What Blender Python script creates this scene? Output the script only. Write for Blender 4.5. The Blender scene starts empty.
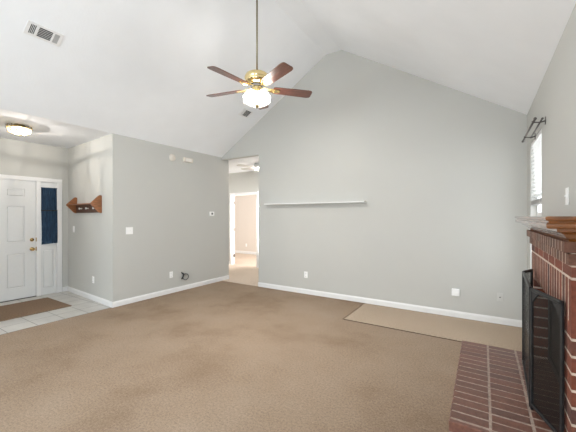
import bpy, bmesh, math, random
from mathutils import Vector, Matrix
random.seed(7)
S = bpy.context.scene
C = S.collection
PI = math.pi

# ------------------------------------------------------------------ camera
cam_d = bpy.data.cameras.new('camera')
cam_d.sensor_width = 36.0
cam_d.lens = 307.0 / 576.0 * 36.0
cam_d.clip_start = 0.02
cam = bpy.data.objects.new('camera', cam_d)
C.objects.link(cam)
cam.location = (0, 0, 1.43)
cam.rotation_euler = (PI / 2, 0, math.radians(32.42))
S.camera = cam

# ------------------------------------------------------------------ view, sky
S.view_settings.view_transform = 'Standard'
S.view_settings.look = 'None'
S.view_settings.gamma = 1.0
S.view_settings.use_curve_mapping = False
S.view_settings.exposure = 0.34
S.cycles.diffuse_bounces = 8
S.cycles.max_bounces = 16
S.cycles.transparent_max_bounces = 24

world = bpy.data.worlds.new('sky')
S.world = world
world.use_nodes = True
wn = world.node_tree.nodes
bg = wn['Background']
bg.inputs['Color'].default_value = (0.93, 0.97, 1.0, 1)
bg.inputs['Strength'].default_value = 2.2


def area_light(name, loc, rot, sx, sy, power, col=(1, 1, 1), spread=180):
    d = bpy.data.lights.new(name, 'AREA')
    d.shape = 'RECTANGLE'
    d.size, d.size_y = sx, sy
    d.energy = power
    d.color = col
    d.spread = math.radians(spread)
    o = bpy.data.objects.new(name, d)
    C.objects.link(o)
    o.location = loc
    o.rotation_euler = rot
    return o


# added fill light, entering by made-up windows in the wall behind the camera
area_light('rear_fill_light', (-2.4, -4.55, 1.25), (-PI / 2, 0, PI), 3.2, 2.1, 190, (0.85, 0.94, 1.0))
# fill added for the left wall, through an invented right window behind the camera
area_light('rear_right_fill_light', (0.8, -2.2, 1.3), (0, PI / 2, 0), 1.9, 2.6, 145, (0.85, 0.94, 1.0))
area_light('rear_left_fill_light', (-5.2, -2.2, 1.3), (0, -PI / 2, 0), 1.9, 2.6, 25, (0.85, 0.94, 1.0))  # fill for the right side, added with an invented left window
# daylight through the blinds window beside the fireplace
area_light('side_window_daylight', (0.75, 4.19, 1.45), (0, PI / 2, 0), 1.6, 0.75, 6, (0.90, 0.96, 1.0))
# daylight in the bedroom past the hall door
area_light('bedroom_daylight', (-3.9, 7.9, 1.4), (0, PI / 2, 0), 1.3, 1.2, 78, (1.0, 0.965, 0.935))

# fill added to brighten the hall floor, from an invented opening at its right end
area_light('hall_fill_light', (-2.75, 6.35, 1.4), (0, PI / 2, 0), 1.3, 0.45, 55, (1.0, 0.97, 0.94), 40)

# ------------------------------------------------------------------ materials


def new_mat(name):
    m = bpy.data.materials.new(name)
    m.use_nodes = True
    nt = m.node_tree
    return m, nt, nt.nodes['Principled BSDF']


def N(nt, t, **kw):
    n = nt.nodes.new(t)
    for k, v in kw.items():
        if k in n.inputs.keys():
            n.inputs[k].default_value = v
        else:
            setattr(n, k, v)
    return n


def coords(nt):
    return N(nt, 'ShaderNodeTexCoord').outputs['Object']


def ramp(nt, fac, stops):
    r = N(nt, 'ShaderNodeValToRGB')
    el = r.color_ramp.elements
    while len(el) < len(stops):
        el.new(0.5)
    for e, (p, c) in zip(el, stops):
        e.position = p
        e.color = (*c, 1)
    nt.links.new(fac, r.inputs['Fac'])
    return r.outputs['Color']


def mat(name, col, rough=0.5, metal=0.0, noise=0.0, scale=20.0, bump=0.0, bscale=200.0, coat=0.0, spec=None, stretch=None):
    m, nt, b = new_mat(name)
    b.inputs['Roughness'].default_value = rough
    b.inputs['Metallic'].default_value = metal
    b.inputs['Coat Weight'].default_value = coat
    if spec is not None:
        b.inputs['Specular IOR Level'].default_value = spec
    co = coords(nt)
    if stretch:
        mp = N(nt, 'ShaderNodeMapping')
        mp.inputs['Scale'].default_value = stretch
        nt.links.new(co, mp.inputs['Vector'])
        co = mp.outputs['Vector']
    n = N(nt, 'ShaderNodeTexNoise', Scale=scale, Detail=4.0)
    nt.links.new(co, n.inputs['Vector'])
    lo = [max(0, c * (1 - noise)) for c in col]
    hi = [min(1, c * (1 + noise)) for c in col]
    nt.links.new(ramp(nt, n.outputs['Fac'], [(0.3, lo), (0.7, hi)]), b.inputs['Base Color'])
    if bump:
        n2 = N(nt, 'ShaderNodeTexNoise', Scale=bscale, Detail=3.0)
        nt.links.new(co, n2.inputs['Vector'])
        bp = N(nt, 'ShaderNodeBump', Strength=bump, Distance=0.004)
        nt.links.new(n2.outputs['Fac'], bp.inputs['Height'])
        nt.links.new(bp.outputs['Normal'], b.inputs['Normal'])
    return m


def emit_mat(name, col, strength, transp=0.0, base=(0.9, 0.88, 0.84)):
    """a lamp glass that gives off light; transp lets the bulb inside shine through"""
    m, nt, b = new_mat(name)
    b.inputs['Base Color'].default_value = (*base, 1)
    b.inputs['Roughness'].default_value = 0.25
    b.inputs['Emission Color'].default_value = (*col, 1)
    b.inputs['Emission Strength'].default_value = strength
    if transp:
        t = N(nt, 'ShaderNodeBsdfTransparent')
        mx = N(nt, 'ShaderNodeMixShader', Fac=transp)
        nt.links.new(b.outputs[0], mx.inputs[1])
        nt.links.new(t.outputs[0], mx.inputs[2])
        nt.links.new(mx.outputs[0], nt.nodes['Material Output'].inputs['Surface'])
    return m


def glass_mat(name):
    m, nt, b = new_mat(name)
    b.inputs['Base Color'].default_value = (0.9, 0.95, 0.95, 1)
    b.inputs['Roughness'].default_value = 0.02
    t = N(nt, 'ShaderNodeBsdfTransparent')
    mx = N(nt, 'ShaderNodeMixShader', Fac=0.92)
    nt.links.new(b.outputs[0], mx.inputs[1])
    nt.links.new(t.outputs[0], mx.inputs[2])
    nt.links.new(mx.outputs[0], nt.nodes['Material Output'].inputs['Surface'])
    return m


def carpet_mat(name, a, b_, c, seed):
    m, nt, b = new_mat(name)
    b.inputs['Roughness'].default_value = 0.95
    b.inputs['Specular IOR Level'].default_value = 0.1
    mp = N(nt, 'ShaderNodeMapping')
    mp.inputs['Location'].default_value = (seed, seed * 0.7, 0)
    nt.links.new(coords(nt), mp.inputs['Vector'])
    co = mp.outputs['Vector']
    big = N(nt, 'ShaderNodeTexNoise', Scale=0.9, Detail=5.0, Roughness=0.6)
    nt.links.new(co, big.inputs['Vector'])
    base = ramp(nt, big.outputs['Fac'], [(0.34, a), (0.5, b_), (0.66, c)])
    fine = N(nt, 'ShaderNodeTexNoise', Scale=60.0, Detail=7.0, Roughness=0.95)
    nt.links.new(co, fine.inputs['Vector'])
    fr = ramp(nt, fine.outputs['Fac'], [(0.3, (0.40, 0.39, 0.38)), (0.7, (1.56, 1.56, 1.56))])
    mul = N(nt, 'ShaderNodeMix', data_type='RGBA', blend_type='MULTIPLY')
    mul.inputs[0].default_value = 1.0
    nt.links.new(base, mul.inputs[6])
    nt.links.new(fr, mul.inputs[7])
    nt.links.new(mul.outputs[2], b.inputs['Base Color'])
    n2 = N(nt, 'ShaderNodeTexNoise', Scale=230.0, Detail=2.0)
    nt.links.new(co, n2.inputs['Vector'])
    bp = N(nt, 'ShaderNodeBump', Strength=0.5, Distance=0.01)
    nt.links.new(n2.outputs['Fac'], bp.inputs['Height'])
    nt.links.new(bp.outputs['Normal'], b.inputs['Normal'])
    return m


def tile_mat(name):
    m, nt, b = new_mat(name)
    b.inputs['Roughness'].default_value = 0.35
    mp = N(nt, 'ShaderNodeMapping')
    mp.inputs['Location'].default_value = (4.90, -1.33 + 0.305, 0)
    nt.links.new(coords(nt), mp.inputs['Vector'])
    br = N(nt, 'ShaderNodeTexBrick', offset=0.0)
    br.inputs['Scale'].default_value = 1.0
    br.inputs['Brick Width'].default_value = 0.305
    br.inputs['Row Height'].default_value = 0.305
    br.inputs['Mortar Size'].default_value = 0.005
    br.inputs['Color1'].default_value = (0.55, 0.54, 0.51, 1)
    br.inputs['Color2'].default_value = (0.52, 0.505, 0.48, 1)
    br.inputs['Mortar'].default_value = (0.20, 0.19, 0.175, 1)
    nt.links.new(mp.outputs['Vector'], br.inputs['Vector'])
    n = N(nt, 'ShaderNodeTexNoise', Scale=6.0, Detail=4.0)
    nt.links.new(mp.outputs['Vector'], n.inputs['Vector'])
    fr = ramp(nt, n.outputs['Fac'], [(0.3, (0.9, 0.9, 0.9)), (0.7, (1.05, 1.05, 1.05))])
    mul = N(nt, 'ShaderNodeMix', data_type='RGBA', blend_type='MULTIPLY')
    mul.inputs[0].default_value = 1.0
    nt.links.new(br.outputs['Color'], mul.inputs[6])
    nt.links.new(fr, mul.inputs[7])
    nt.links.new(mul.outputs[2], b.inputs['Base Color'])
    return m


def brick_mat(name, cols, rough, coat=0.0):
    m, nt, b = new_mat(name)
    b.inputs['Roughness'].default_value = rough
    b.inputs['Coat Weight'].default_value = coat
    b.inputs['Coat Roughness'].default_value = 0.3
    g = N(nt, 'ShaderNodeNewGeometry')
    k = len(cols)
    base = ramp(nt, g.outputs['Random Per Island'], [(i / (k - 1), c) for i, c in enumerate(cols)])
    co = coords(nt)
    n = N(nt, 'ShaderNodeTexNoise', Scale=45.0, Detail=5.0, Roughness=0.7)
    nt.links.new(co, n.inputs['Vector'])
    fr = ramp(nt, n.outputs['Fac'], [(0.3, (0.7, 0.68, 0.66)), (0.7, (1.25, 1.22, 1.2))])
    mul = N(nt, 'ShaderNodeMix', data_type='RGBA', blend_type='MULTIPLY')
    mul.inputs[0].default_value = 1.0
    nt.links.new(base, mul.inputs[6])
    nt.links.new(fr, mul.inputs[7])
    nt.links.new(mul.outputs[2], b.inputs['Base Color'])
    bp = N(nt, 'ShaderNodeBump', Strength=0.6, Distance=0.004)
    nt.links.new(n.outputs['Fac'], bp.inputs['Height'])
    nt.links.new(bp.outputs['Normal'], b.inputs['Normal'])
    return m


def mesh_mat(name, pitch=0.004):
    """woven wire: opaque wires on a fine grid, open between them"""
    m, nt, b = new_mat(name)
    b.inputs['Base Color'].default_value = (0.015, 0.015, 0.015, 1)
    b.inputs['Roughness'].default_value = 0.5
    b.inputs['Metallic'].default_value = 0.4
    sep = N(nt, 'ShaderNodeSeparateXYZ')
    nt.links.new(coords(nt), sep.inputs[0])
    outs = []
    for ax in ('X', 'Z'):
        d = N(nt, 'ShaderNodeMath', operation='DIVIDE')
        d.inputs[1].default_value = pitch
        nt.links.new(sep.outputs[ax], d.inputs[0])
        f = N(nt, 'ShaderNodeMath', operation='FRACT')
        nt.links.new(d.outputs[0], f.inputs[0])
        l = N(nt, 'ShaderNodeMath', operation='LESS_THAN')
        l.inputs[1].default_value = 0.21
        nt.links.new(f.outputs[0], l.inputs[0])
        outs.append(l.outputs[0])
    mxm = N(nt, 'ShaderNodeMath', operation='MAXIMUM')
    nt.links.new(outs[0], mxm.inputs[0])
    nt.links.new(outs[1], mxm.inputs[1])
    t = N(nt, 'ShaderNodeBsdfTransparent')
    mx = N(nt, 'ShaderNodeMixShader')
    nt.links.new(mxm.outputs[0], mx.inputs[0])
    nt.links.new(t.outputs[0], mx.inputs[1])
    nt.links.new(b.outputs[0], mx.inputs[2])
    nt.links.new(mx.outputs[0], nt.nodes['Material Output'].inputs['Surface'])
    return m


M = {
    'wall': mat('wall_paint', (0.515, 0.514, 0.489), 0.7, noise=0.01, scale=1.5, bump=0.08, bscale=90, spec=0.2),
    'ceil': mat('ceiling_paint', (0.865, 0.885, 0.912), 0.85, noise=0.015, scale=3, bump=0.25, bscale=45, spec=0.1),
    'trim': mat('white_trim_paint', (0.77, 0.77, 0.77), 0.35, noise=0.01),
    'door': mat('white_door_paint', (0.69, 0.70, 0.70), 0.35, noise=0.01),
    'carpet': carpet_mat('beige_carpet', (0.262, 0.190, 0.131), (0.330, 0.249, 0.181), (0.358, 0.277, 0.208), 3.1),
    'carpet2': carpet_mat('beige_carpet_section', (0.44, 0.352, 0.268), (0.47, 0.377, 0.288), (0.49, 0.392, 0.302), 9.0),
    'carpet_lit': carpet_mat('hall_carpet_lit_tone', (0.60, 0.505, 0.42), (0.64, 0.54, 0.45), (0.66, 0.56, 0.47), 5.0),  # same beige carpet, with strong light put into its colour
    'under': mat('carpet_underlay_seam_shade', (0.10, 0.06, 0.035), 0.9, noise=0.2),
    'tile': tile_mat('entry_tile'),
    'rug': mat('brown_mat_weave', (0.215, 0.148, 0.10), 0.95, noise=0.25, scale=60, bump=0.5, bscale=250, spec=0.1),
    'brick': brick_mat('red_brick', [(0.13, 0.038, 0.02), (0.21, 0.052, 0.025), (0.16, 0.046, 0.025), (0.26, 0.07, 0.032), (0.085, 0.036, 0.029), (0.19, 0.048, 0.024)], 0.8),
    'brown_brick': brick_mat('brown_brick', [(0.085, 0.045, 0.03), (0.15, 0.065, 0.04), (0.11, 0.05, 0.032), (0.18, 0.08, 0.048)], 0.75),
    'hearth_brick': brick_mat('hearth_brick', [(0.135, 0.06, 0.042), (0.175, 0.074, 0.05), (0.12, 0.054, 0.04), (0.20, 0.083, 0.056)], 0.5, coat=0.22),
    'mortar': mat('mortar', (0.56, 0.46, 0.38), 0.9, noise=0.2, scale=50, bump=0.5),
    'hearth_mortar': mat('hearth_mortar', (0.38, 0.30, 0.25), 0.8, noise=0.25, scale=40, bump=0.5),
    'soot': mat('sooty_black_metal', (0.018, 0.017, 0.017), 0.6, noise=0.5, scale=12, bump=0.3),
    'oak': mat('golden_oak', (0.19, 0.062, 0.011), 0.32, noise=0.38, scale=9, coat=0.9, bump=0.1, stretch=(1.2, 1.2, 9)),
    'blade': mat('walnut_blade', (0.115, 0.038, 0.024), 0.3, noise=0.5, scale=14, coat=0.6, stretch=(1, 10, 10)),
    'brass': mat('polished_brass', (0.88, 0.70, 0.36), 0.12, metal=1.0, noise=0.06),
    'antique': mat('antique_brass', (0.42, 0.33, 0.18), 0.3, metal=1.0, noise=0.1),
    'rod_brass': mat('downrod_brass', (0.30, 0.27, 0.19), 0.35, metal=1.0, noise=0.05),
    'knob': mat('door_brass', (0.55, 0.38, 0.16), 0.25, metal=1.0, noise=0.1),
    'plastic': mat('white_plastic', (0.88, 0.88, 0.87), 0.35, noise=0.01),
    'ivory': mat('ivory_plastic', (0.68, 0.63, 0.56), 0.45, noise=0.02),
    'grey_plate': mat('grey_plate', (0.56, 0.555, 0.53), 0.45, noise=0.02),
    'dark': mat('dark_slot', (0.02, 0.02, 0.02), 0.7, noise=0.2),
    'vent': mat('vent_white_enamel', (0.80, 0.80, 0.80), 0.4, noise=0.02),
    'vent_grey': mat('vent_grey_slat', (0.45, 0.45, 0.45), 0.45, noise=0.05),
    'cable_black': mat('black_cable', (0.012, 0.012, 0.012), 0.4, noise=0.2),
    'cable_grey': mat('grey_cable', (0.17, 0.17, 0.165), 0.5, noise=0.1),
    'rack_wood': mat('rack_pine', (0.26, 0.10, 0.036), 0.5, noise=0.35, scale=14, coat=0.2, stretch=(1, 1, 6)),
    'rack_dark': mat('rack_dark_pine', (0.10, 0.042, 0.02), 0.5, noise=0.35, scale=14, stretch=(1, 1, 6)),
    'peg': mat('white_peg', (0.85, 0.83, 0.80), 0.3, noise=0.02),
    'curtain': mat('navy_curtain', (0.034, 0.070, 0.120), 0.9, noise=0.35, scale=18, bump=0.3, bscale=400, stretch=(1, 3, 0.5)),
    'rodmetal': mat('pewter_rod', (0.16, 0.15, 0.145), 0.35, metal=0.9, noise=0.1),
    'shelf': mat('shelf_paint', (0.74, 0.74, 0.73), 0.45, noise=0.01),
    'blind': mat('white_blind', (0.86, 0.86, 0.85), 0.4, noise=0.01),
    'iron': mat('black_iron', (0.026, 0.027, 0.029), 0.4, metal=0.5, noise=0.3, scale=40),
    'mesh': mesh_mat('screen_wire_mesh'),
    'glass': glass_mat('window_glass'),
    'shade': emit_mat('lit_frosted_shade', (1.0, 0.88, 0.62), 0.2, 0.35),
    'crystal': emit_mat('lit_crystal_panel', (1.0, 0.84, 0.62), 0.10, 0.82),
    'hall_globe': emit_mat('lit_hall_globe', (1.0, 0.95, 0.85), 0.8, 0.75),
    'fan_white': mat('fan_grey_white', (0.55, 0.54, 0.52), 0.45, noise=0.02),
    'hinge': mat('hinge_metal', (0.22, 0.20, 0.18), 0.4, metal=0.8, noise=0.1),
}

# ------------------------------------------------------------------ mesh helpers


def bm_new():
    return bmesh.new()


def add_box(bm, x0, x1, y0, y1, z0, z1, bev=0.0, mi=0, seg=1):
    vs = [bm.verts.new(p) for p in ((x0, y0, z0), (x1, y0, z0), (x1, y1, z0), (x0, y1, z0),
                                    (x0, y0, z1), (x1, y0, z1), (x1, y1, z1), (x0, y1, z1))]
    fs = [bm.faces.new([vs[i] for i in q]) for q in
          ((0, 3, 2, 1), (4, 5, 6, 7), (0, 1, 5, 4), (1, 2, 6, 5), (2, 3, 7, 6), (3, 0, 4, 7))]
    for f in fs:
        f.material_index = mi
    if bev:
        es = list({e for f in fs for e in f.edges})
        r = bmesh.ops.bevel(bm, geom=es, offset=bev, segments=seg, affect='EDGES', profile=0.5, clamp_overlap=True)
        for f in r['faces']:
            f.material_index = mi
    return vs


def add_prism(bm, poly, fn, d0, d1, mi=0):
    """poly: 2-D outline; fn(a, b, d) -> 3-D point"""
    A = [bm.verts.new(fn(a, b, d0)) for a, b in poly]
    B = [bm.verts.new(fn(a, b, d1)) for a, b in poly]
    n = len(poly)
    fs = [bm.faces.new(A), bm.faces.new(B[::-1])]
    for i in range(n):
        fs.append(bm.faces.new((A[i], B[i], B[(i + 1) % n], A[(i + 1) % n])))
    for f in fs:
        f.material_index = mi
    return A + B


def add_lathe(bm, prof, n=24, c=(0, 0, 0), mat4=None, mi=0, smooth=True):
    """prof: (radius, z) from top to bottom; closed with caps where radius is 0"""
    rings = []
    for r, z in prof:
        if r < 1e-6:
            p = Vector((0, 0, z))
            rings.append([bm.verts.new((mat4 @ p) if mat4 else p + Vector(c))])
        else:
            ring = []
            for i in range(n):
                a = 2 * PI * i / n
                p = Vector((r * math.cos(a), r * math.sin(a), z))
                ring.append(bm.verts.new((mat4 @ p) if mat4 else p + Vector(c)))
            rings.append(ring)
    for A, B in zip(rings, rings[1:]):
        for i in range(n):
            j = (i + 1) % n
            if len(A) == 1 and len(B) == 1:
                continue
            if len(A) == 1:
                f = bm.faces.new((A[0], B[i], B[j]))
            elif len(B) == 1:
                f = bm.faces.new((A[i], A[j], B[0]))
            else:
                f = bm.faces.new((A[i], A[j], B[j], B[i]))
            f.smooth = smooth
            f.material_index = mi


def add_tube(bm, pts, r, n=8, mi=0):
    pts = [Vector(p) for p in pts]
    rings = []
    up = Vector((0, 0, 1))
    prev = None
    for i, p in enumerate(pts):
        t = (pts[min(i + 1, len(pts) - 1)] - pts[max(i - 1, 0)]).normalized()
        if prev is None:
            a = up if abs(t.z) < 0.9 else Vector((1, 0, 0))
            x = t.cross(a).normalized()
        else:
            x = (prev - t * prev.dot(t)).normalized()
        prev = x
        y = t.cross(x)
        rr = r[i] if isinstance(r, (list, tuple)) else r
        rings.append([bm.verts.new(p + x * rr * math.cos(2 * PI * k / n) + y * rr * math.sin(2 * PI * k / n)) for k in range(n)])
    for A, B in zip(rings, rings[1:]):
        for k in range(n):
            f = bm.faces.new((A[k], A[(k + 1) % n], B[(k + 1) % n], B[k]))
            f.smooth = True
            f.material_index = mi
    for R in (rings[0][::-1], rings[-1]):
        bm.faces.new(R).material_index = mi


def add_sphere(bm, c, r, n=12, mi=0, sq=1.0):
    k = n // 2
    add_lathe(bm, [(r * math.sin(PI * i / k), r * sq * math.cos(PI * i / k)) if 0 < i < k else (0, r * sq * math.cos(PI * i / k))
                   for i in range(k + 1)], n, c, mi=mi)


def obj(name, bm, mats, parent=None, label=None):
    bmesh.ops.recalc_face_normals(bm, faces=bm.faces[:])
    me = bpy.data.meshes.new(name)
    bm.to_mesh(me)
    bm.free()
    if not isinstance(mats, (list, tuple)):
        mats = [mats]
    for m in mats:
        me.materials.append(M[m] if isinstance(m, str) else m)
    o = bpy.data.objects.new(name, me)
    C.objects.link(o)
    if parent:
        o.parent = parent
    if label:
        o['label'] = label
    return o


def tag(o, label, cat, group=None):
    o['label'] = label
    o['category'] = cat
    if group:
        o['group'] = group
    return o


def thing(name, label, cat, loc=(0, 0, 0), group=None, mat4=None):
    o = bpy.data.objects.new(name, None)
    o.empty_display_size = 0.05
    C.objects.link(o)
    if mat4 is not None:
        o.matrix_world = mat4
    else:
        o.location = loc
    return tag(o, label, cat, group)


def struct(name, bm, m, parent=None):
    o = obj(name, bm, m, parent)
    if not parent:
        o['kind'] = 'structure'
    return o


def simple_box(name, m, *a, parent=None, bev=0.0):
    bm = bm_new()
    add_box(bm, *a, bev=bev)
    return obj(name, bm, m, parent)


def struct_box(name, m, *a):
    o = simple_box(name, m, *a)
    o['kind'] = 'structure'
    return o


def wall_grid(fn, us, vs, holes, d0, d1):
    """one connected wall with rectangular holes: us, vs breakpoints; holes (u0,u1,v0,v1)"""
    bm = bm_new()
    cells = [[not any(h[0] - 1e-6 <= us[i] and us[i + 1] <= h[1] + 1e-6 and h[2] - 1e-6 <= vs[j] and vs[j + 1] <= h[3] + 1e-6 for h in holes)
              for j in range(len(vs) - 1)] for i in range(len(us) - 1)]
    V = {}

    def v(i, j, d):
        if (i, j, d) not in V:
            V[(i, j, d)] = bm.verts.new(fn(us[i], vs[j], d1 if d else d0))
        return V[(i, j, d)]
    nu, nv = len(us) - 1, len(vs) - 1
    on = lambda i, j: 0 <= i < nu and 0 <= j < nv and cells[i][j]
    for i in range(nu):
        for j in range(nv):
            if not cells[i][j]:
                continue
            for d in (0, 1):
                bm.faces.new((v(i, j, d), v(i + 1, j, d), v(i + 1, j + 1, d), v(i, j + 1, d)))
            if not on(i - 1, j):
                bm.faces.new((v(i, j, 0), v(i, j + 1, 0), v(i, j + 1, 1), v(i, j, 1)))
            if not on(i + 1, j):
                bm.faces.new((v(i + 1, j, 0), v(i + 1, j + 1, 0), v(i + 1, j + 1, 1), v(i + 1, j, 1)))
            if not on(i, j - 1):
                bm.faces.new((v(i, j, 0), v(i + 1, j, 0), v(i + 1, j, 1), v(i, j, 1)))
            if not on(i, j + 1):
                bm.faces.new((v(i, j + 1, 0), v(i + 1, j + 1, 0), v(i + 1, j + 1, 1), v(i, j + 1, 1)))
    return bm


XZ = lambda a, b, d: (a, d, b)     # wall facing along y
YZ = lambda a, b, d: (d, a, b)     # wall facing along x

# ------------------------------------------------------------------ room shell
XL, XR, YB, YF = -4.88, 0.475, 4.94, -4.2
ZE, ZR = 2.72, 4.28               # eaves, ridge
RX0, RX1 = -2.345, -2.045         # flat strip along the ridge
YS, YC = 2.58, 2.70                # entry side wall: at the room corner, at the door wall
XD = -6.70                        # front door wall
YH = 6.75                         # end wall of the hall
CX0, CY0 = -1.645, 3.992          # corner of the cut carpet section

# carpet: one connected slab with a notch for the set-in section
bm = wall_grid(lambda a, b, d: (a, b, d), [XL - 0.02, CX0, XR], [YF, CY0, YB], [(CX0, XR, CY0, YB)], -0.03, 0.0)
struct('floor', bm, 'carpet')
struct_box('floor', 'carpet_lit', -8.9, -3.0, YB, 9.0, -0.03, 0.0)
struct_box('floor', 'under', CX0 - 0.1, XR + 0.1, CY0 - 0.1, YB + 0.1, -0.07, -0.031)
struct_box('floor', 'tile', XD - 0.15, XL - 0.02, 0.3, YC + 0.05, -0.03, 0.002)

# gabled back wall with the hall opening at its left end
bm = bm_new()
add_prism(bm, [(-3.845, 0), (XR + 0.1, 0), (XR + 0.1, ZE), (XR, ZE), (RX1, ZR), (RX0, ZR), (XL, ZE), (XL, 2.675), (-3.845, 2.675)], XZ, YB, YB + 0.12)
struct('wall_back', bm, 'wall')
# left wall, entry side wall, hall walls
struct_box('wall_left', 'wall', XL - 0.1, XL, YS, 5.17, 0, ZE + 0.05)
bm = bm_new()
add_prism(bm, [(XD - 0.1, YC), (XD, YC), (XL - 0.1, YS + (YC - YS) * 0.1 / (XL - XD)), (XL - 0.1, YS + 0.1), (XD - 0.1, YC + 0.1)], lambda a, b, d: (a, b, d), 0, ZE + 0.05)
struct('wall_entry_side', bm, 'wall')
struct_box('wall_hall_side', 'wall', -8.0, XL - 0.1, 5.07, 5.17, 0, ZE + 0.05)
HX0, HX1 = -6.27, -5.31           # hall door opening
bm = wall_grid(XZ, [-8.0, HX0, HX1, -2.9], [0, 2.05, 2.78], [(HX0, HX1, 0, 2.05)], YH, YH + 0.12)
struct('wall_hall_end', bm, 'wall')
bm = wall_grid(YZ, [YB + 0.12, 6.05, 6.65, YH], [0, 0.75, 2.05, 2.78], [(6.05, 6.65, 0.75, 2.05)], -3.0, -2.9)  # unseen opening added for the hall fill light
struct('wall_hall_right', bm, 'wall')
struct_box('wall_hall_left', 'wall', -8.1, -8.0, 5.07, 6.87, 0, 2.78)
# bedroom behind the hall door
M['bedwall'] = mat('bedroom_paint', (0.72, 0.66, 0.60), 0.7, noise=0.01, spec=0.2)
struct_box('wall_bedroom_back', 'bedwall', -9.0, -3.0, 8.95, 9.05, 0, 2.7)
struct_box('wall_bedroom_left', 'bedwall', -9.0, -8.9, 6.87, 8.95, 0, 2.7)
bm = wall_grid(YZ, [6.87, 7.25, 8.55, 9.05], [0, 0.75, 2.1, 2.7], [(7.25, 8.55, 0.75, 2.1)], -3.5, -3.4)
struct('wall_bedroom_right', bm, 'bedwall')
struct_box('ceiling_bedroom', 'ceil', -9.0, -3.0, 6.87, 9.05, 2.7, 2.8)
# front door wall
DY0, DY1 = 1.255, 2.235           # door leaf opening incl. jamb
SY0, SY1 = 2.235, 2.535           # sidelight opening
bm = wall_grid(YZ, [0.3, DY0, SY1, YC + 0.1], [0, 2.065, ZE + 0.05], [(DY0, SY1, 0, 2.065)], XD - 0.12, XD)
struct('wall_entry', bm, 'wall')
struct_box('wall_entry_near', 'wall', XD, XL, 0.3, 0.4, 0, ZE + 0.05)
bm = wall_grid(YZ, [YF, -3.5, -0.9, 0.3], [0, 0.35, 2.25, ZE + 0.05], [(-3.5, -0.9, 0.35, 2.25)], XL - 0.1, XL)  # unseen window hole added for the left fill light
struct('wall_left', bm, 'wall')
# right wall with the blinds window, and a hole for the added rear window
WY0, WY1, WZ0, WZ1 = 3.79, 4.60, 0.62, 2.285
bm = wall_grid(YZ, [YF, -3.5, -0.9, WY0, WY1, YB], [0, 0.35, WZ0, 2.25, WZ1, ZE + 0.02], [(WY0, WY1, WZ0, WZ1), (-3.5, -0.9, 0.35, 2.25)], XR, XR + 0.1)
struct('wall_right', bm, 'wall')
# wall behind the camera with two unseen windows added for the fill light
bm = wall_grid(XZ, [XL, -4.0, -0.8, XR], [0, 0.15, 2.25, ZE], [(-4.0, -0.8, 0.15, 2.25)], YF - 0.12, YF)
struct('wall_front', bm, 'wall')
bm = bm_new()
add_prism(bm, [(XL, ZE), (XR, ZE), (RX1, ZR), (RX0, ZR)], XZ, YF - 0.12, YF)
struct('wall_front_gable', bm, 'wall')
# vaulted ceiling
t = 0.1
bm = bm_new()
add_prism(bm, [(XL, ZE), (RX0, ZR), (RX1, ZR), (XR, ZE), (XR + 0.1, ZE), (XR + 0.1, ZE + t), (RX1 + 0.05, ZR + t), (RX0 - 0.05, ZR + t), (XL, ZE + t)],
          XZ, YF - 0.12, YB + 0.12)
struct('ceiling', bm, 'ceil')
struct_box('ceiling_entry', 'ceil', XD - 0.12, XL, 0.3, YC + 0.1, ZE, ZE + 0.1)
struct_box('ceiling_hall', 'ceil', -8.1, -2.9, YB + 0.12, YH + 0.12, 2.69, 2.79)


def baseboard(name, p0, p1, nrm, h=0.088, th=0.014):
    """skirting from p0 to p1 (floor points on the wall face), nrm = into the room"""
    bm = bm_new()
    p0, p1, nrm = Vector((*p0, 0)), Vector((*p1, 0)), Vector((*nrm, 0))
    prof = [(0, 0.001), (th, 0.001), (th, h * 0.75), (th * 0.75, h * 0.82), (th * 0.6, h * 0.93), (th * 0.3, h), (0, h)]
    add_prism(bm, prof, lambda a, b, d: (p0 + (p1 - p0) * d) + nrm * a + Vector((0, 0, b)), 0, 1)
    return struct(name, bm, 'trim')


baseboard('baseboard_back', (-3.845, YB), (XR, YB), (0, -1))
baseboard('baseboard_hall_corner', (-3.845, YB), (-3.845, YB + 0.12), (-1, 0))
baseboard('baseboard_left', (XL, YS - 0.014), (XL, 5.17), (1, 0))
baseboard('baseboard_entry_side', (XD + 0.014, YC - 0.001), (XL, YS), (-0.066, -0.998))
baseboard('baseboard_entry', (XD, SY1 + 0.075), (XD, YC), (1, 0))
baseboard('baseboard_right', (XR, 3.36), (XR, YB - 0.014), (-1, 0))
baseboard('baseboard_hall_end', (-8.0, YH), (HX0 - 0.06, YH), (0, -1))
baseboard('baseboard_hall_end', (HX1 + 0.06, YH), (-3.0, YH), (0, -1))
baseboard('baseboard_bedroom', (-8.9, 8.95), (-3.5, 8.95), (0, -1), h=0.1)

# set-in carpet section with open cut seams
bm = bm_new()
add_box(bm, CX0 + 0.012, XR - 0.002, CY0 + 0.028, YB - 0.016, -0.03, -0.001)
bm.faces.ensure_lookup_table()
for f in bm.faces:
    f.material_index = 0 if abs(f.normal.z) > 0.5 or f.calc_center_median().z > -0.002 else 1  # cut edges coloured dark to stand in for shade in the seam
tag(obj('carpet_section', bm, ['carpet2', 'under']), 'rectangular beige carpet section set into the floor along the back wall, dark cut seam', 'carpet')

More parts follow.
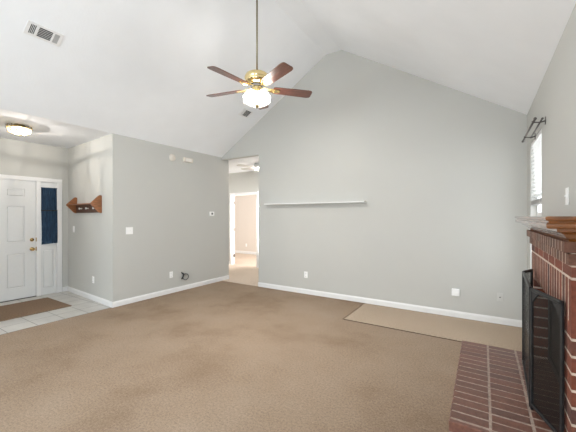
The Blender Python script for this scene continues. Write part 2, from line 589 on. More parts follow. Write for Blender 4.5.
# ------------------------------------------------------------------ front door, sidelight
frame = bm_new()
T = 0.035
add_box(frame, XD - 0.1, XD + 0.006, DY0, DY0 + T, 0, 2.065)           # hinge jamb
add_box(frame, XD - 0.1, XD + 0.012, DY1 - 0.028, DY1 + 0.035, 0, 2.065)     # mullion post
add_box(frame, XD - 0.1, XD + 0.006, SY1 - 0.02, SY1, 0, 2.065)
add_box(frame, XD - 0.1, XD + 0.006, DY0, SY1, 2.042, 2.065)          # head
for (y0, y1, z0, z1) in ((DY0 - 0.06, DY0 + 0.012, 0, 2.05), (SY1 - 0.012, SY1 + 0.065, 0, 2.05), (DY0 - 0.06, SY1 + 0.065, 2.0501, 2.115)):
    add_box(frame, XD, XD + 0.02, y0, y1, z0, z1, 0.005)
d1 = struct('door_1', frame, 'trim')


def panelled(x, y0, y1, z0, z1, panels, depth=0.04, rec=0.015):
    """slab whose front face (at +x) carries raised-and-recessed panels"""
    us = sorted({y0, y1, *[v for p in panels for v in (p[0], p[1])]})
    vs = sorted({z0, z1, *[v for p in panels for v in (p[2], p[3])]})
    bm = wall_grid(YZ, us, vs, panels, x - rec, x)
    for p in panels:
        m = 0.011
        A = [bm.verts.new((x - rec, a, b)) for a, b in ((p[0], p[2]), (p[1], p[2]), (p[1], p[3]), (p[0], p[3]))]
        B = [bm.verts.new((x - 0.003, a, b)) for a, b in ((p[0] + m * 2, p[2] + m * 2), (p[1] - m * 2, p[2] + m * 2), (p[1] - m * 2, p[3] - m * 2), (p[0] + m * 2, p[3] - m * 2))]
        B0 = [bm.verts.new((x - rec, a, b)) for a, b in ((p[0] + m, p[2] + m), (p[1] - m, p[2] + m), (p[1] - m, p[3] - m), (p[0] + m, p[3] - m))]
        for i in range(4):
            j = (i + 1) % 4
            bm.faces.new((A[i], A[j], B0[j], B0[i]))
            bm.faces.new((B0[i], B0[j], B[j], B[i]))
        bm.faces.new(B)
    add_box(bm, x - depth, x - rec - 0.0005, y0, y1, z0, z1)
    return bm


y0d, y1d = DY0 + T + 0.003, DY1 - 0.034
mid = (y0d + y1d) / 2
cols = [(y0d + 0.12, mid - 0.058), (mid + 0.058, y1d - 0.155)]
pn = [(a, b, z0, z1) for a, b in cols for z0, z1 in ((0.205, 0.79), (0.985, 1.605), (1.765, 1.90))]
leaf = obj('door_leaf', panelled(XD - 0.012, y0d, y1d, 0.014, 2.038, pn), 'door', d1)
yk = 2.148
bm = bm_new()
rx = Matrix.Translation((XD - 0.012, yk, 1.012)) @ Matrix.Rotation(PI / 2, 4, 'Y')
add_lathe(bm, [(0, 0.0), (0.031, 0.0), (0.031, 0.006), (0.026, 0.012), (0.013, 0.014), (0.013, 0.022), (0, 0.022)], 20, mat4=rx)
add_box(bm, XD + 0.008, XD + 0.022, yk - 0.004, yk + 0.004, 0.997, 1.027, 0.002)
obj('deadbolt', bm, 'knob', leaf)
bm = bm_new()
rx = Matrix.Translation((XD - 0.012, yk, 0.848)) @ Matrix.Rotation(PI / 2, 4, 'Y')
add_lathe(bm, [(0, 0.0), (0.032, 0.0), (0.032, 0.005), (0.022, 0.010), (0.011, 0.014), (0.011, 0.030), (0.024, 0.036), (0.029, 0.048), (0.026, 0.060), (0.015, 0.066), (0, 0.067)], 20, mat4=rx)
obj('door_knob', bm, 'knob', leaf)
bm = bm_new()
for z in (1.012, 0.848):
    add_box(bm, XD - 0.03, XD + 0.0135, DY1 - 0.030, DY1 - 0.026, z - 0.035, z + 0.035)
obj('strike_plate', bm, 'knob', d1)
simple_box('threshold', 'rodmetal', XD - 0.1, XD + 0.01, DY0, DY1, 0.002, 0.013, parent=d1)

# sidelight: glazed above, recessed panel below
sp0, sp1 = DY1 + 0.037, SY1 - 0.022
bm = panelled(XD - 0.014, sp0, sp1, 0.003, 0.90, [(sp0 + 0.035, sp1 - 0.04, 0.12, 0.82)], depth=0.05)
w2 = struct('window_2', bm, 'door')
bm = wall_grid(YZ, [sp0, sp0 + 0.014, sp1 - 0.014, sp1], [0.9005, 0.92, 1.94, 2.04], [(sp0 + 0.014, sp1 - 0.014, 0.92, 1.94)], XD - 0.064, XD - 0.014)
obj('sash', bm, 'door', w2)
simple_box('pane', 'glass', XD - 0.045, XD - 0.04, sp0 + 0.014, sp1 - 0.014, 0.92, 1.94, parent=w2)

# navy curtain over the sidelight glass, two tiers
cu = thing('sidelight_curtain', 'navy blue two-tier curtain covering the narrow sidelight window beside the front door', 'curtain', (XD, 2.40, 0.9))


def curtain(y0, y1, z0, z1, x, waves, amp, sag=0.0):
    bm = bm_new()
    nu, nv = 48, 10
    G = []
    for i in range(nu + 1):
        u = i / nu
        col = []
        for j in range(nv + 1):
            v = j / nv
            yy = y0 + (y1 - y0) * u
            zz = z0 + (z1 - z0) * v - sag * u * (1 - v)
            xx = x + amp * math.sin(2 * PI * waves * u + 0.6 * math.sin(5 * v)) * (1 - 0.3 * v)
            col.append(bm.verts.new((xx - XD, yy - 2.40, zz - 0.9)))
        G.append(col)
    for i in range(nu):
        for j in range(nv):
            f = bm.faces.new((G[i][j], G[i + 1][j], G[i + 1][j + 1], G[i][j + 1]))
            f.smooth = True
    bmesh.ops.solidify(bm, geom=bm.faces[:], thickness=0.002)
    return bm


obj('upper_tier', curtain(2.275, 2.515, 1.50, 1.945, XD + 0.012, 6, 0.005), 'curtain', cu)
lt = obj('lower_tier', curtain(2.275, 2.522, 0.918, 1.545, XD + 0.021, 5, 0.006, -0.012), 'curtain', cu)
bm = bm_new()
add_tube(bm, [(0.022, 2.272 - 2.4, 1.53 - 0.9), (0.022, 2.518 - 2.4, 1.53 - 0.9)], 0.009)
obj('curtain_rod', bm, 'cable_black', cu)
bm = bm_new()
add_tube(bm, [(0.012, 2.272 - 2.4, 1.94 - 0.9), (0.012, 2.518 - 2.4, 1.94 - 0.9)], 0.007)
obj('curtain_rod', bm, 'curtain', cu)

# brown door mat on the tiles
bm = bm_new()
add_box(bm, -6.41, -5.50, 0.72, 2.272, 0.0025, 0.014, 0.005, seg=2)
add_box(bm, -6.39, -5.52, 0.74, 2.252, 0.012, 0.017, 0.003)
tag(obj('entry_rug', bm, 'rug'), 'flat brown rug lying on white tile inside the front door', 'rug')

# ------------------------------------------------------------------ hall door frame
bm = bm_new()
for (x0, x1, z0, z1) in ((HX0 - 0.055, HX0 + 0.008, 0, 2.042), (HX1 - 0.008, HX1 + 0.055, 0, 2.042), (HX0 - 0.055, HX1 + 0.055, 2.0421, 2.105)):
    add_box(bm, x0, x1, YH - 0.018, YH, z0, z1, 0.004)
    add_box(bm, x0, x1, YH + 0.12, YH + 0.138, z0, z1, 0.004)
add_box(bm, HX0, HX0 + 0.018, YH - 0.005, YH + 0.125, 0, 2.05)
add_box(bm, HX1 - 0.018, HX1, YH - 0.005, YH + 0.125, 0, 2.05)
add_box(bm, HX0, HX1, YH - 0.005, YH + 0.125, 2.032, 2.05)
d2 = struct('door_2', bm, 'trim')
for z in (0.25, 1.03, 1.82):
    bm = bm_new()
    add_box(bm, HX0 + 0.018, HX0 + 0.022, YH + 0.04, YH + 0.12, z - 0.05, z + 0.05, 0.001)
    add_tube(bm, [(HX0 + 0.024, YH + 0.122, z - 0.05), (HX0 + 0.024, YH + 0.122, z + 0.05)], 0.008)
    obj('hinge', bm, 'hinge', d2)

# ------------------------------------------------------------------ blinds window on the right wall
bm = wall_grid(YZ, [WY0, WY0 + 0.035, (WY0 + WY1) / 2 - 0.012, (WY0 + WY1) / 2 + 0.012, WY1 - 0.035, WY1], [WZ0, WZ0 + 0.045, 1.43, 1.47, WZ1 - 0.035, WZ1],
               [(WY0 + 0.035, (WY0 + WY1) / 2 - 0.012, WZ0 + 0.045, 1.43), ((WY0 + WY1) / 2 + 0.012, WY1 - 0.035, WZ0 + 0.045, 1.43),
                (WY0 + 0.035, (WY0 + WY1) / 2 - 0.012, 1.47, WZ1 - 0.035), ((WY0 + WY1) / 2 + 0.012, WY1 - 0.035, 1.47, WZ1 - 0.035)], XR + 0.06, XR + 0.095)
w1 = struct('window_1', bm, 'trim')
simple_box('pane', 'glass', XR + 0.075, XR + 0.079, WY0 + 0.03, WY1 - 0.03, WZ0 + 0.03, WZ1 - 0.03, parent=w1)
simple_box('window_sill', 'trim', XR - 0.03, XR + 0.06, WY0 - 0.02, WY1 + 0.02, WZ0 - 0.02, WZ0 + 0.004, parent=w1, bev=0.004)

bl = thing('window_blind', 'white horizontal slat blind partly raised in the window by the fireplace', 'blind', (XR + 0.03, (WY0 + WY1) / 2, WZ1))
hw = (WY1 - WY0) / 2 - 0.006
bm = bm_new()
add_box(bm, -0.026, 0.026, -hw, hw, -0.045, -0.002, 0.003)
obj('headrail', bm, 'blind', bl)
nsl = 14
for k in range(nsl):
    z = -0.075 - k * 0.043
    bm = bm_new()
    R = Matrix.Translation((0, 0, z)) @ Matrix.Rotation(math.radians(18), 4, 'Y')
    vs = add_box(bm, -0.024, 0.024, -hw, hw, -0.0012, 0.0012)
    bmesh.ops.transform(bm, matrix=R, verts=vs)
    obj('slat', bm, 'blind', bl)
bm = bm_new()
zb = -0.075 - nsl * 0.043
for k in range(6):
    add_box(bm, -0.024, 0.024, -hw, hw, zb - 0.004 - k * 0.0045, zb - 0.001 - k * 0.0045)
obj('slat_stack', bm, 'vent_grey', bl)
bm = bm_new()
add_box(bm, -0.025, 0.025, -hw, hw, zb - 0.055, zb - 0.030, 0.003)
obj('bottom_rail', bm, 'vent_grey', bl)
for s in (-1, 1):
    bm = bm_new()
    add_tube(bm, [(-0.027, s * hw * 0.6, -0.03), (-0.027, s * hw * 0.6, zb - 0.04)], 0.0012, 6)
    obj('ladder_cord', bm, 'blind', bl)

# double curtain rod on brackets
cr = thing('curtain_rod', 'dark double curtain rod on brackets over the blinds window', 'curtain rod', (XR, 4.1, 2.32))
o = Vector((XR, 4.1, 2.32))
for (x, y0, y1, z, r, nm) in ((0.390, 3.47, 4.45, 2.293, 0.009, 'front_rod'), (0.440, 3.47, 4.24, 2.285, 0.007, 'rear_rod')):
    bm = bm_new()
    add_tube(bm, [Vector((x, y0, z)) - o, Vector((x, y1, z)) - o], r, 10)
    for y in (y0, y1):
        add_sphere(bm, Vector((x, y, z)) - o, r * 1.5, 10)
    obj(nm, bm, 'rodmetal', cr)
for y in (3.56, 4.20):
    bm = bm_new()
    add_tube(bm, [Vector(p) - o for p in ((XR - 0.001, y, 2.285), (0.44, y, 2.276), (0.39, y, 2.282), (0.376, y, 2.293))], 0.006, 8)
    add_box(bm, -0.006, -0.0005, y - 4.1 - 0.014, y - 4.1 + 0.014, -0.07, 0.0, 0.002)
    obj('bracket', bm, 'rodmetal', cr)

# unseen windows behind the camera, added to go with the fill lights
for k, (a, b) in enumerate(((-4.0, -2.4), (-2.4, -0.8))):
    bm = wall_grid(XZ, [a, a + 0.06, b - 0.06, b], [0.15, 0.22, 2.18, 2.25], [(a + 0.06, b - 0.06, 0.22, 2.18)], YF - 0.09, YF - 0.03)
    w = struct('window_%d' % (k + 3), bm, 'trim')
    simple_box('pane', 'glass', a + 0.05, b - 0.05, YF - 0.063, YF - 0.058, 0.2, 2.2, parent=w)

bm = wall_grid(YZ, [-3.5, -3.44, -2.23, -2.17, -0.96, -0.9], [0.35, 0.41, 2.19, 2.25], [(-3.44, -2.23, 0.41, 2.19), (-2.17, -0.96, 0.41, 2.19)], XR + 0.03, XR + 0.09)
w = struct('window_5', bm, 'trim')
bm = wall_grid(YZ, [-3.5, -3.44, -2.23, -2.17, -0.96, -0.9], [0.35, 0.41, 2.19, 2.25], [(-3.44, -2.23, 0.41, 2.19), (-2.17, -0.96, 0.41, 2.19)], XL - 0.09, XL - 0.03)
w6 = struct('window_6', bm, 'trim')
simple_box('pane', 'glass', XL - 0.063, XL - 0.058, -3.45, -0.95, 0.4, 2.2, parent=w6)
simple_box('pane', 'glass', XR + 0.058, XR + 0.063, -3.45, -0.95, 0.4, 2.2, parent=w)

# ------------------------------------------------------------------ brick fireplace
FX, FY0, FY1 = 0.345, 1.90, 3.28      # front face, near end, far end
BK = XR - 0.003                       # back (against the wall)
HZ = 0.30
fp = thing('fireplace', 'red brick fireplace with golden oak mantel and raised hearth against the right wall', 'fireplace', ((FX + XR) / 2, 2.59, 0))
O = Vector(fp.location)


class Off:
    """boxes given in room coordinates, stored relative to the fireplace"""
    def __init__(s):
        s.bm = bm_new()

    def box(s, x0, x1, y0, y1, z0, z1, mi=0, bev=0.0, jit=0.0):
        j = lambda: random.uniform(-jit, jit)
        add_box(s.bm, x0 - O.x + j(), x1 - O.x, y0 - O.y + j(), y1 - O.y + j(), z0 - O.z, z1 - O.z, bev, mi)


R_ = 0.0004   # recess of the mortar
G = 0.0125    # joint
OY0, OY1, OZ = 2.04, 3.14, 0.93       # firebox opening
b = Off()
# mortar cores
b.box(FX + R_, BK, FY0 + R_, OY0 - R_, HZ, OZ, 1)
b.box(FX + R_, BK, OY1 + R_, FY1 - R_, HZ, OZ, 1)
b.box(FX + R_, BK, FY0 + R_, FY1 - R_, OZ, 1.311, 1)
b.box(FX + R_, BK, FY0 + R_, FY1 - R_, 0.0, HZ - 0.06, 1)
# pier courses
nc = 8
ch = (OZ - HZ) / nc
for k in range(nc):
    z0, z1 = HZ + k * ch + G, HZ + (k + 1) * ch
    b.box(FX, BK, FY0, OY0, z0, z1, 0, 0.0, 0.0002)
    b.box(FX, BK, OY1, FY1, z0, z1, 0, 0.0, 0.0002)
# course of stretchers above the soldiers (corner bricks wrap the ends)
L = (FY1 - FY0 + G) / 7
for k in range(7):
    b.box(FX, BK, FY0 + k * L, FY0 + (k + 1) * L - G, 1.145, 1.193, 0, 0.0, 0.0002)
obj('brickwork', b.bm, ['brick', 'mortar'], fp)
# soldier course over the opening
b = Off()
n = 20
L = (FY1 - FY0 + 0.017) / n
for k in range(n):
    b.box(FX, BK, FY0 + k * L, FY0 + (k + 1) * L - 0.017, OZ - 0.002, 1.133, 0, 0.0, 0.0002)
obj('soldier_course', b.bm, 'brick', fp)
# corbelled tooth course under the mantel
b = Off()
for o_, z0, z1 in ((0.030, 1.262, 1.311), (0.012, 1.203, 1.254)):
    n = 20
    L = (FY1 - FY0 + 2 * o_ + 0.012) / n
    b.box(FX - o_ + 0.0005, BK, FY0 - o_ + 0.0005, FY1 + o_ - 0.0005, z0 - 0.0004, z1, 1)
    for k in range(n):
        y = FY0 - o_ + k * L
        b.box(FX - o_, BK, y, y + L - 0.012, z0 - 0.0008, z1 + 0.0004, 0, 0.0, 0.0003)
obj('corbel_course', b.bm, ['brown_brick', 'mortar'], fp)
# mantel: moulding swept round both ends
prof = [(-0.02, 1.3115), (0.008, 1.3115), (0.012, 1.322), (0.020, 1.325), (0.024, 1.333), (0.034, 1.346), (0.050, 1.355), (0.060, 1.358), (0.062, 1.370),
        (0.094, 1.372), (0.101, 1.376), (0.104, 1.384), (0.103, 1.395), (0.099, 1.399), (0.095, 1.401), (0.094, 1.404), (0.095, 1.407),
        (0.101, 1.409), (0.106, 1.413), (0.107, 1.419), (0.106, 1.424), (0.102, 1.4275), (0.096, 1.429)]
bm = bm_new()
rows = []
for o_, z in prof:
    rows.append([bm.verts.new(Vector(p) - O) for p in ((XR - 0.001, FY0 - o_, z), (FX - o_, FY0 - o_, z), (FX - o_, FY1 + o_, z), (XR - 0.001, FY1 + o_, z))])
for A, B in zip(rows, rows[1:]):
    for i in range(4):
        bm.faces.new((A[i], A[(i + 1) % 4], B[(i + 1) % 4], B[i]))
bm.faces.new(rows[0])
bm.faces.new(rows[-1])
obj('mantel_shelf', bm, 'oak', fp, 'glossy golden oak mantel shelf with moulded edge')
# metal firebox set back in the opening
b = Off()
bx = 0.445
b.box(bx, BK, OY0 - 0.02, OY1 + 0.02, HZ, OZ, 0)
for (y0, y1, z0, z1) in ((OY0 + 0.0, OY0 + 0.06, HZ, OZ), (OY1 - 0.06, OY1, HZ, OZ), (OY0, OY1, OZ - 0.09, OZ), (OY0, OY1, HZ, HZ + 0.05), (2.575, 2.605, HZ, OZ)):
    b.box(bx - 0.014, bx, y0, y1, z0, z1, 0, 0.003)
for k in range(5):
    b.box(bx - 0.018, bx - 0.012, OY0 + 0.08, OY1 - 0.08, OZ - 0.078 + k * 0.013, OZ - 0.071 + k * 0.013, 0)
obj('firebox', b.bm, 'soot', fp)
# raised hearth
HX = -0.160
HY0, HY1 = 1.905, 3.205
b = Off()
b.box(HX + 0.006, BK, HY0 + 0.006, HY1 - 0.006, 0, HZ - 0.002, 1)
n = 16
HS = HY0 + 0.045
L = (HY1 - HS + G) / n
colx = [HX, 0.039, 0.233, XR - 0.03]
for k in range(n):
    y = HS + k * L
    for i in range(3):
        b.box(colx[i], colx[i + 1] - 0.009, y, y + L - 0.0085, HZ - 0.058, HZ + random.uniform(-0.001, 0.001), 0, 0.004, 0.001)
for i in range(3):
    b.box(colx[i], colx[i + 1] - 0.009, HY0, HS - G, HZ - 0.058, HZ, 0, 0.004, 0.001)
for c in range(3):
    z0 = 0.004 + c * 0.079
    off = (c % 2) * 0.1
    xs = [HX] + [HX + off + 0.2 * k for k in range(0 if off else 1, 4) if HX + off + 0.2 * k < XR - 0.08] + [XR - 0.02]
    for xa, xb in zip(xs, xs[1:]):
        b.box(xa, xb - G, HY0, HY0 + 0.09, z0, z0 + 0.069, 0, 0.004, 0.001)
        b.box(xa, xb - G, HY1 - 0.09, HY1, z0, z0 + 0.069, 0, 0.004, 0.001)
    y = HY0 + 0.10
    while y < HY1 - 0.12:
        y2 = min(y + 0.2, HY1 - 0.1)
        b.box(HX, HX + 0.09, y, y2 - G, z0, z0 + 0.069, 0, 0.004, 0.001)
        y = y2
obj('hearth', b.bm, ['hearth_brick', 'hearth_mortar'], fp)

# folding fireplace screen
pts = [(0.330, 3.085), (0.258, 2.935), (0.236, 2.285), (0.333, 1.985)]
zs0, zs1 = HZ + 0.003, 1.012
sc = thing('fireplace_screen', 'black folding wire mesh fireplace screen standing on the brick hearth', 'fireplace screen', (0.26, 2.5, HZ + 0.001))
so = Vector(sc.location)
for (p, q) in zip(pts, pts[1:]):
    a, c = Vector((*p, 0)), Vector((*q, 0))
    dv = (c - a)
    ln = dv.length
    dv.normalize()
    ang = math.atan2(dv.y, dv.x)
    # panel geometry in its own frame: x along the panel, z up
    w_ = ln - 0.006
    bm = bm_new()
    r = 0.010
    add_box(bm, 0.003, 0.003 + 2 * r, -r * 0.7, r * 0.7, 0, zs1 - zs0, 0.003)
    add_box(bm, w_ - 2 * r, w_, -r * 0.7, r * 0.7, 0, zs1 - zs0, 0.003)
    add_box(bm, 0.003, w_, -r * 0.7, r * 0.7, zs1 - zs0 - 2 * r, zs1 - zs0, 0.003)
    add_box(bm, 0.003, w_, -r * 0.7, r * 0.7, 0.02, 0.02 + 2 * r, 0.003)
    if ln > 0.2:   # corner gussets
        for s, xx in ((1, 0.02), (-1, w_ - 0.02)):
            add_prism(bm, [(xx, zs1 - zs0 - 0.018), (xx + s * 0.07, zs1 - zs0 - 0.018), (xx, zs1 - zs0 - 0.085)], XZ, -0.004, 0.004)
    Mx = Matrix.Translation(a - Vector((so.x, so.y, 0)) + Vector((0, 0, zs0 - so.z))) @ Matrix.Rotation(ang, 4, 'Z')
    pf = obj('panel_frame', bm, 'iron', sc)
    pf.matrix_local = Mx
    bm = bm_new()
    add_box(bm, 0.02, w_ - 0.02, -0.0006, 0.0006, 0.035, zs1 - zs0 - 0.015)
    obj('wire_mesh', bm, 'mesh', pf)

# ------------------------------------------------------------------ ceiling fan
FXY, ZB = (-2.2, 2.797), 2.90
cf = thing('ceiling_fan', 'brass ceiling fan with five dark wood blades and lit glass shades', 'ceiling fan', (*FXY, ZR))
zz = lambda z: z - ZR
bm = bm_new()
add_lathe(bm, [(0, zz(4.279)), (0.065, zz(4.279)), (0.065, zz(4.265)), (0.055, zz(4.23)), (0.025, zz(4.20)), (0.012, zz(4.19)), (0, zz(4.19))], 24)
obj('canopy', bm, 'brass', cf)
bm = bm_new()
add_tube(bm, [(0, 0, zz(4.2)), (0, 0, zz(3.08))], 0.0105, 12)
obj('downrod', bm, 'rod_brass', cf)
bm = bm_new()
add_lathe(bm, [(0, zz(3.105)), (0.022, zz(3.105)), (0.026, zz(3.085)), (0.055, zz(3.082)), (0.10, zz(3.074)), (0.13, zz(3.055)), (0.142, zz(3.028)), (0.142, zz(3.005)),
               (0.134, zz(2.996)), (0.138, zz(2.986)), (0.125, zz(2.964)), (0.10, zz(2.948)), (0.075, zz(2.938)), (0.06, zz(2.932)), (0, zz(2.932))], 36)
obj('motor_housing', bm, 'brass', cf)
bm = bm_new()
add_lathe(bm, [(0.072, zz(2.945)), (0.078, zz(2.935)), (0.078, zz(2.925)), (0.06, zz(2.92)), (0, zz(2.92))], 28)
obj('flywheel', bm, 'dark', cf)
bm = bm_new()
add_lathe(bm, [(0.05, zz(2.925)), (0.058, zz(2.915)), (0.058, zz(2.885)), (0.05, zz(2.87)), (0.06, zz(2.862)), (0.06, zz(2.852)), (0.035, zz(2.835)), (0.015, zz(2.82)), (0, zz(2.82))], 28)
obj('light_kit', bm, 'brass', cf)
bm = bm_new()
add_tube(bm, [(0, 0, zz(2.83)), (0, 0, zz(2.70))], 0.012, 10)
add_lathe(bm, [(0, zz(2.715)), (0.03, zz(2.71)), (0.032, zz(2.70)), (0.018, zz(2.685)), (0.008, zz(2.672)), (0, zz(2.668))], 16)
obj('finial', bm, 'antique', cf)
outline = [(0.19, -0.048), (0.22, -0.058), (0.45, -0.066), (0.615, -0.070), (0.648, -0.062), (0.66, -0.045), (0.66, 0.045), (0.648, 0.062), (0.615, 0.070), (0.45, 0.066), (0.22, 0.058), (0.19, 0.048)]
for k in range(5):
    a = math.radians(48 + 72 * k)
    Rz = Matrix.Translation((0, 0, zz(ZB))) @ Matrix.Rotation(a, 4, 'Z')
    pitch = Matrix.Rotation(math.radians(-13), 4, 'X')
    bm = bm_new()
    add_prism(bm, outline, lambda x, y, d: (x, y, d), -0.004, 0.004)
    bl_ = obj('blade', bm, 'blade', cf)
    bl_.matrix_local = Rz @ pitch
    bm = bm_new()
    add_prism(bm, [(0.075, -0.012), (0.13, -0.014), (0.165, -0.03), (0.20, -0.036), (0.245, -0.030), (0.275, -0.008), (0.275, 0.008), (0.245, 0.030), (0.20, 0.036), (0.165, 0.03), (0.13, 0.014), (0.075, 0.012)],
              lambda x, y, d: (x, y, d + (0.026 if x < 0.1 else 0.012 if x < 0.14 else 0.0)), -0.012, -0.0045)
    for (x, y) in ((0.205, -0.02), (0.205, 0.02), (0.255, 0)):
        add_sphere(bm, (x, y, -0.012), 0.006, 8)
    obj('blade_iron', bm, 'brass', bl_)
for k in range(4):
    a = math.radians(-7 + 90 * k)
    tilt = Matrix.Translation((0.052 * math.cos(a), 0.052 * math.sin(a), zz(2.848))) @ Matrix.Rotation(a, 4, 'Z') @ Matrix.Rotation(math.radians(-34), 4, 'Y')
    bm = bm_new()
    add_lathe(bm, [(0.022, 0.0), (0.030, -0.006), (0.052, -0.025), (0.066, -0.055), (0.070, -0.085), (0.069, -0.11), (0.074, -0.13), (0.070, -0.131), (0.065, -0.11), (0.065, -0.085), (0.061, -0.055), (0.048, -0.027), (0.02, -0.006)], 24, mat4=tilt)
    sh = obj('lamp_shade', bm, 'shade', cf)
    bm = bm_new()
    add_lathe(bm, [(0, 0.018), (0.018, 0.018), (0.026, 0.008), (0.028, -0.008), (0.026, -0.010), (0, -0.010)], 18, mat4=tilt)
    obj('socket', bm, 'brass', cf)
    ld = bpy.data.lights.new('fan_bulb', 'POINT')
    ld.energy = 38
    ld.color = (1.0, 0.965, 0.92)
    ld.shadow_soft_size = 0.025
    lo = bpy.data.objects.new('fan_bulb', ld)
    C.objects.link(lo)
    lo.location = Vector((*FXY, ZR)) + (tilt @ Vector((0, 0, -0.085)))

# ------------------------------------------------------------------ entry light
EX, EY = -5.54, 1.63
el = thing('flush_ceiling_light', 'small lit brass and faceted glass flush light on the entry ceiling', 'ceiling light', (EX, EY, ZE))
bm = bm_new()
add_lathe(bm, [(0, -0.001), (0.065, -0.001), (0.068, -0.03), (0.128, -0.042), (0.128, -0.047), (0, -0.047)], 24)
obj('canopy', bm, 'antique', el)
bm = bm_new()
add_tube(bm, [(0, 0, -0.015), (0, 0, -0.045)], 0.012, 10)
add_sphere(bm, (0, 0, -0.152), 0.012, 10)
add_tube(bm, [(0, 0, -0.03), (0, 0, -0.155)], 0.004, 8)
obj('stem', bm, 'antique', el)
bm = bm_new()
nf = 12
for rr, z, r in ((0.138, -0.050, 0.006), (0.132, -0.105, 0.004)):
    add_tube(bm, [(rr * math.cos(2 * PI * i / nf), rr * math.sin(2 * PI * i / nf), z) for i in range(nf + 1)], r, 8)
for i in range(nf):
    a = 2 * PI * i / nf
    add_tube(bm, [(0.138 * math.cos(a), 0.138 * math.sin(a), -0.050), (0.132 * math.cos(a), 0.132 * math.sin(a), -0.105), (0.05 * math.cos(a), 0.05 * math.sin(a), -0.142), (0, 0, -0.148)], 0.0035, 6)
for i in range(28):
    a = 2 * PI * i / 28
    add_tube(bm, [(0.138 * math.cos(a), 0.138 * math.sin(a), -0.018 - 0.012 * (i % 2)), (0.138 * math.cos(a), 0.138 * math.sin(a), -0.052)], 0.0052, 6)
for i in range(4):
    a = PI / 2 * i
    add_tube(bm, [(0.01 * math.cos(a), 0.01 * math.sin(a), -0.045), (0.138 * math.cos(a), 0.138 * math.sin(a), -0.050)], 0.003, 6)
obj('frame', bm, 'antique', el)
for i in range(nf):
    a0, a1 = 2 * PI * i / nf, 2 * PI * (i + 1) / nf
    bm = bm_new()
    P = lambda r, a, z: bm.verts.new((r * math.cos(a), r * math.sin(a), z))
    v = [P(0.136, a0, -0.052), P(0.136, a1, -0.052), P(0.130, a1, -0.104), P(0.130, a0, -0.104)]
    w = [P(0.050, a1, -0.140), P(0.050, a0, -0.140)]
    bm.faces.new(v)
    bm.faces.new((v[3], v[2], w[0], w[1]))
    bmesh.ops.solidify(bm, geom=bm.faces[:], thickness=0.003)
    obj('glass_panel', bm, 'crystal', el)
for a in (0.5, 0.5 + PI):
    ld = bpy.data.lights.new('entry_bulb', 'POINT')
    ld.energy = 19
    ld.color = (1.0, 0.92, 0.83)
    ld.shadow_soft_size = 0.006
    lo = bpy.data.objects.new('entry_bulb', ld)
    C.objects.link(lo)
    lo.location = (EX + 0.03 * math.cos(a), EY + 0.03 * math.sin(a), ZE - 0.082)

# ------------------------------------------------------------------ hall ceiling fan
HF = (-4.55, 5.84, 2.69)
hf = thing('ceiling_fan', 'pale low-profile ceiling fan seen through the hall opening above the inner doorway', 'ceiling fan', HF)
bm = bm_new()
add_lathe(bm, [(0, -0.001), (0.09, -0.001), (0.095, -0.03), (0.11, -0.05), (0.11, -0.085), (0.08, -0.11), (0, -0.11)], 24)
obj('motor_housing', bm, 'fan_white', hf)
bm = bm_new()
add_lathe(bm, [(0.07, -0.108), (0.085, -0.125), (0.08, -0.155), (0.05, -0.175), (0, -0.182)], 24)
obj('light_globe', bm, 'hall_globe', hf)
for k in range(5):
    a = math.radians(176 + 72 * k)
    bm = bm_new()
    add_prism(bm, [(0.10, -0.02), (0.16, -0.045), (0.52, -0.06), (0.56, -0.04), (0.56, 0.04), (0.52, 0.06), (0.16, 0.045), (0.10, 0.02)], lambda x, y, d: (x, y, d), -0.003, 0.003)
    o_ = obj('blade', bm, 'fan_white', hf)
    o_.matrix_local = Matrix.Translation((0, 0, -0.09)) @ Matrix.Rotation(a, 4, 'Z') @ Matrix.Rotation(math.radians(12), 4, 'X')
ld = bpy.data.lights.new('hall_bulb', 'POINT')
ld.energy = 13
ld.color = (1.0, 0.90, 0.80)
ld.shadow_soft_size = 0.05
lo = bpy.data.objects.new('hall_bulb', ld)
C.objects.link(lo)
lo.location = (HF[0], HF[1], HF[2] - 0.14)

# ------------------------------------------------------------------ vents on the sloping ceiling
sl = (ZR - ZE) / (RX0 - XL)
up = Vector((1, 0, sl)).normalized()
nr = Vector((0, 1, 0)).cross(up).normalized()
if nr.z > 0:
    nr = -nr


def slope_frame(y, x):
    """local X along the room, local Y up the slope, local Z into the room"""
    p = Vector((x, y, ZE + (x - XL) * sl))
    ex, ey, ez = Vector((0, 1, 0)), up, nr
    if ex.cross(ey).dot(ez) < 0:
        ex = -ex
    m = Matrix((ex, ey, ez)).transposed().to_4x4()
    m.translation = p
    return m


